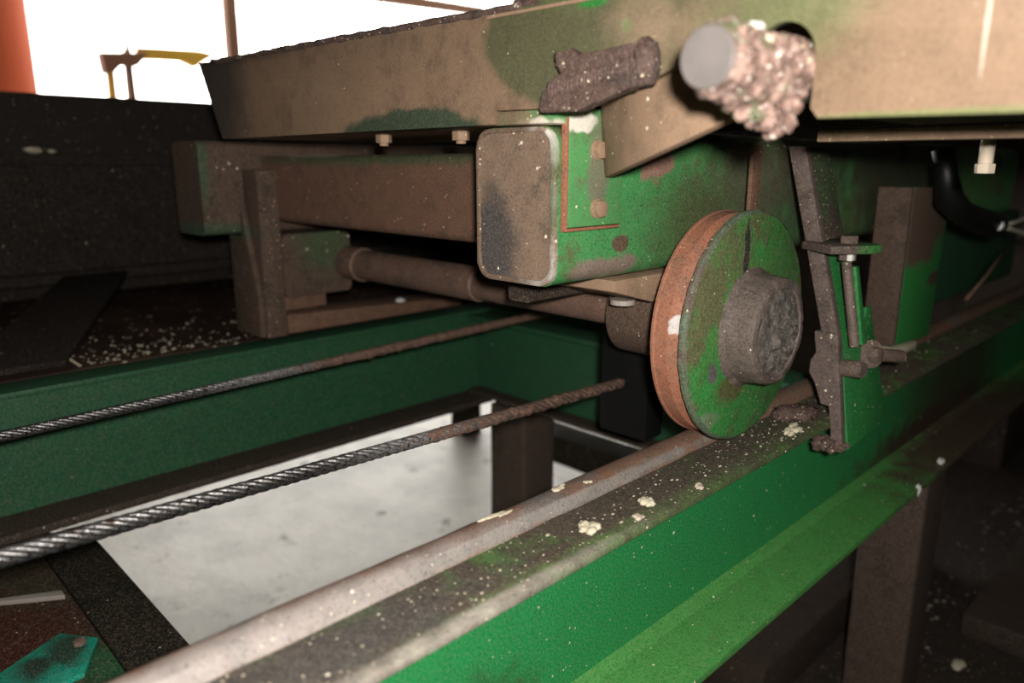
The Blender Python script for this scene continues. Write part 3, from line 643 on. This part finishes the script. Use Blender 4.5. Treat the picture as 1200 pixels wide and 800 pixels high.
# ------------------------------------------------------------------ chips on the beam
def chip(name, label, c, r, n, mat='cream', grp=None, sd=0):
    g = MB(); random.seed(100 + sd)
    for i in range(n):
        q = (c[0] + random.gauss(0, r[0] * .5), c[1] + random.gauss(0, r[1] * .5), c[2] + r[2] * .5)
        k = random.uniform(.35, .8); g.lump(q, (r[0] * k, r[1] * k, r[2] * .9), 3, .5, 260, i)
    return tag(g.build(name, mat, smooth=True), label, 'chip', grp)
chip('paint_flake', 'large cream flake on the green beam top, nearest the wheel', (-.372, .540, -.308), (.0075, .008, .003), 5, sd=1)
chip('paint_flake', 'large cream flake on the green beam top, left of the one nearest the wheel', (-.376, .462, -.308), (.0085, .010, .0035), 6, sd=2)
chip('paint_flake', 'flat tan flake at the green beam edge between the two large cream flakes', (-.362, .510, -.308), (.006, .007, .002), 4, 'pale_bolt', sd=3)
chip('paint_flake', 'small pinkish flake at the beam edge just left of the wheel bottom', (-.360, .605, -.308), (.005, .007, .002), 3, 'pale_bolt', sd=4)
chip('paint_flake', 'white flake lying on the crown of the rusty rail', (-.4335, .485, -.2955), (.0045, .011, .0015), 4, sd=5)
chip('paint_flake', 'white streaked flake on the side of the rusty rail', (-.424, .518, -.2958), (.0035, .006, .0015), 3, sd=6)
chip('paint_flake', 'long pale flake on the rail crown left of the others', (-.434, .395, -.2955), (.003, .012, .0012), 3, sd=7)
chip('sawdust_clump', 'white and tan clump on the beam top right of the wheel', (-.368, .815, -.308), (.007, .016, .003), 6, sd=8)
chip('sawdust_clump', 'brown greasy clump heaped against the scraper foot on the beam top', (-.385, .860, -.306), (.016, .022, .010), 8, 'weld', sd=9)
chip('paint_flake', 'curved white flake stuck at the lower flange edge above the brown post', (-.331, 1.205, -.500), (.005, .010, .009), 4, 'flat_white', sd=10)
chip('paint_flake', 'small white flake on the lower flange beside the top of the brown post', (-.336, 1.335, -.4885), (.005, .011, .005), 3, 'flat_white', sd=11)
random.seed(5); g = MB()
for i in range(230):
    y = random.choice((random.uniform(.30, .80), random.gauss(.82, .05), random.uniform(.4, 1.6))); x = random.uniform(-.408, -.350)
    r = random.choice((.0004, .0006, .0008, .0013)); g.lump((x, y, -.308 + r * .4), (r, r * random.uniform(.7, 2), r * .6), 1, .4, 300, i)
tag(g.build('beam_crumbs', 'cream'), 'fine pale crumbs sprinkled along the green beam top beside the rail', 'debris', kind='stuff')

# ------------------------------------------------------------------ outside the shed, in the bright opening
tag(MB().tube((-7.0, 1.06, FZ - .02), (-7.0, 1.06, 3.2), .565, n=48).build('column', 'orange'), 'thick orange column at the left edge in the bright opening', 'column')
ys = thing('crane_stand', 'yellow and brown stand with a long arm against the bright opening', 'stand', (-7, 2.3, FZ))
def yq(px, py): # picture-like sketch plane of the stand: metres along y and up
    return (1.379 + px * .0068, (191.5 - py) * .0066 + .02)
def ypoly(pts, x0, th, nm, mt):
    g = MB(); g.prism([(x0,) + p for p in pts], (th, 0, 0)); return g.build(nm, mt, ys, bevel=.012)
ypoly([(2.28, FZ - .02), (2.41, FZ - .02), (2.37, .93), (2.32, .93)], -7.1, .1, 'mast', 'tan')
ypoly([(2.13, FZ - .02), (2.22, FZ - .02), (2.23, .88), (2.17, .86)], -7.1, .08, 'rear_leg', 'yellow')
ypoly([(2.12, .89), (2.50, .92), (2.46, .86), (2.41, .80), (2.28, .80), (2.22, .74), (2.14, .72)], -7.12, .14, 'head', 'tan')
ypoly([(2.33, .90), (2.38, .90), (2.36, 1.05), (2.35, 1.05)], -7.08, .06, 'finial', 'tan')
ypoly([(2.42, .96), (2.95, .985), (3.12, .96), (3.0, .90), (2.90, .83), (2.78, .875), (2.44, .86)], -7.1, .1, 'arm', 'yellow')
tag(MB().box(-7.1, -7.0, 3.22, 3.33, FZ - .02, 3.2).build('slender_post', 'tan'), 'slender orange brown post rising in the bright opening', 'post')
tag(MB().prism([(-7.1, 3.9, 1.62), (-7.1, 6.4, 1.70), (-7.1, 6.4, 1.80), (-7.1, 3.9, 1.74)], (.08, 0, 0)).build('eave_bar', 'tan'), 'thin brown bar crossing the bright opening at the top', 'bar')
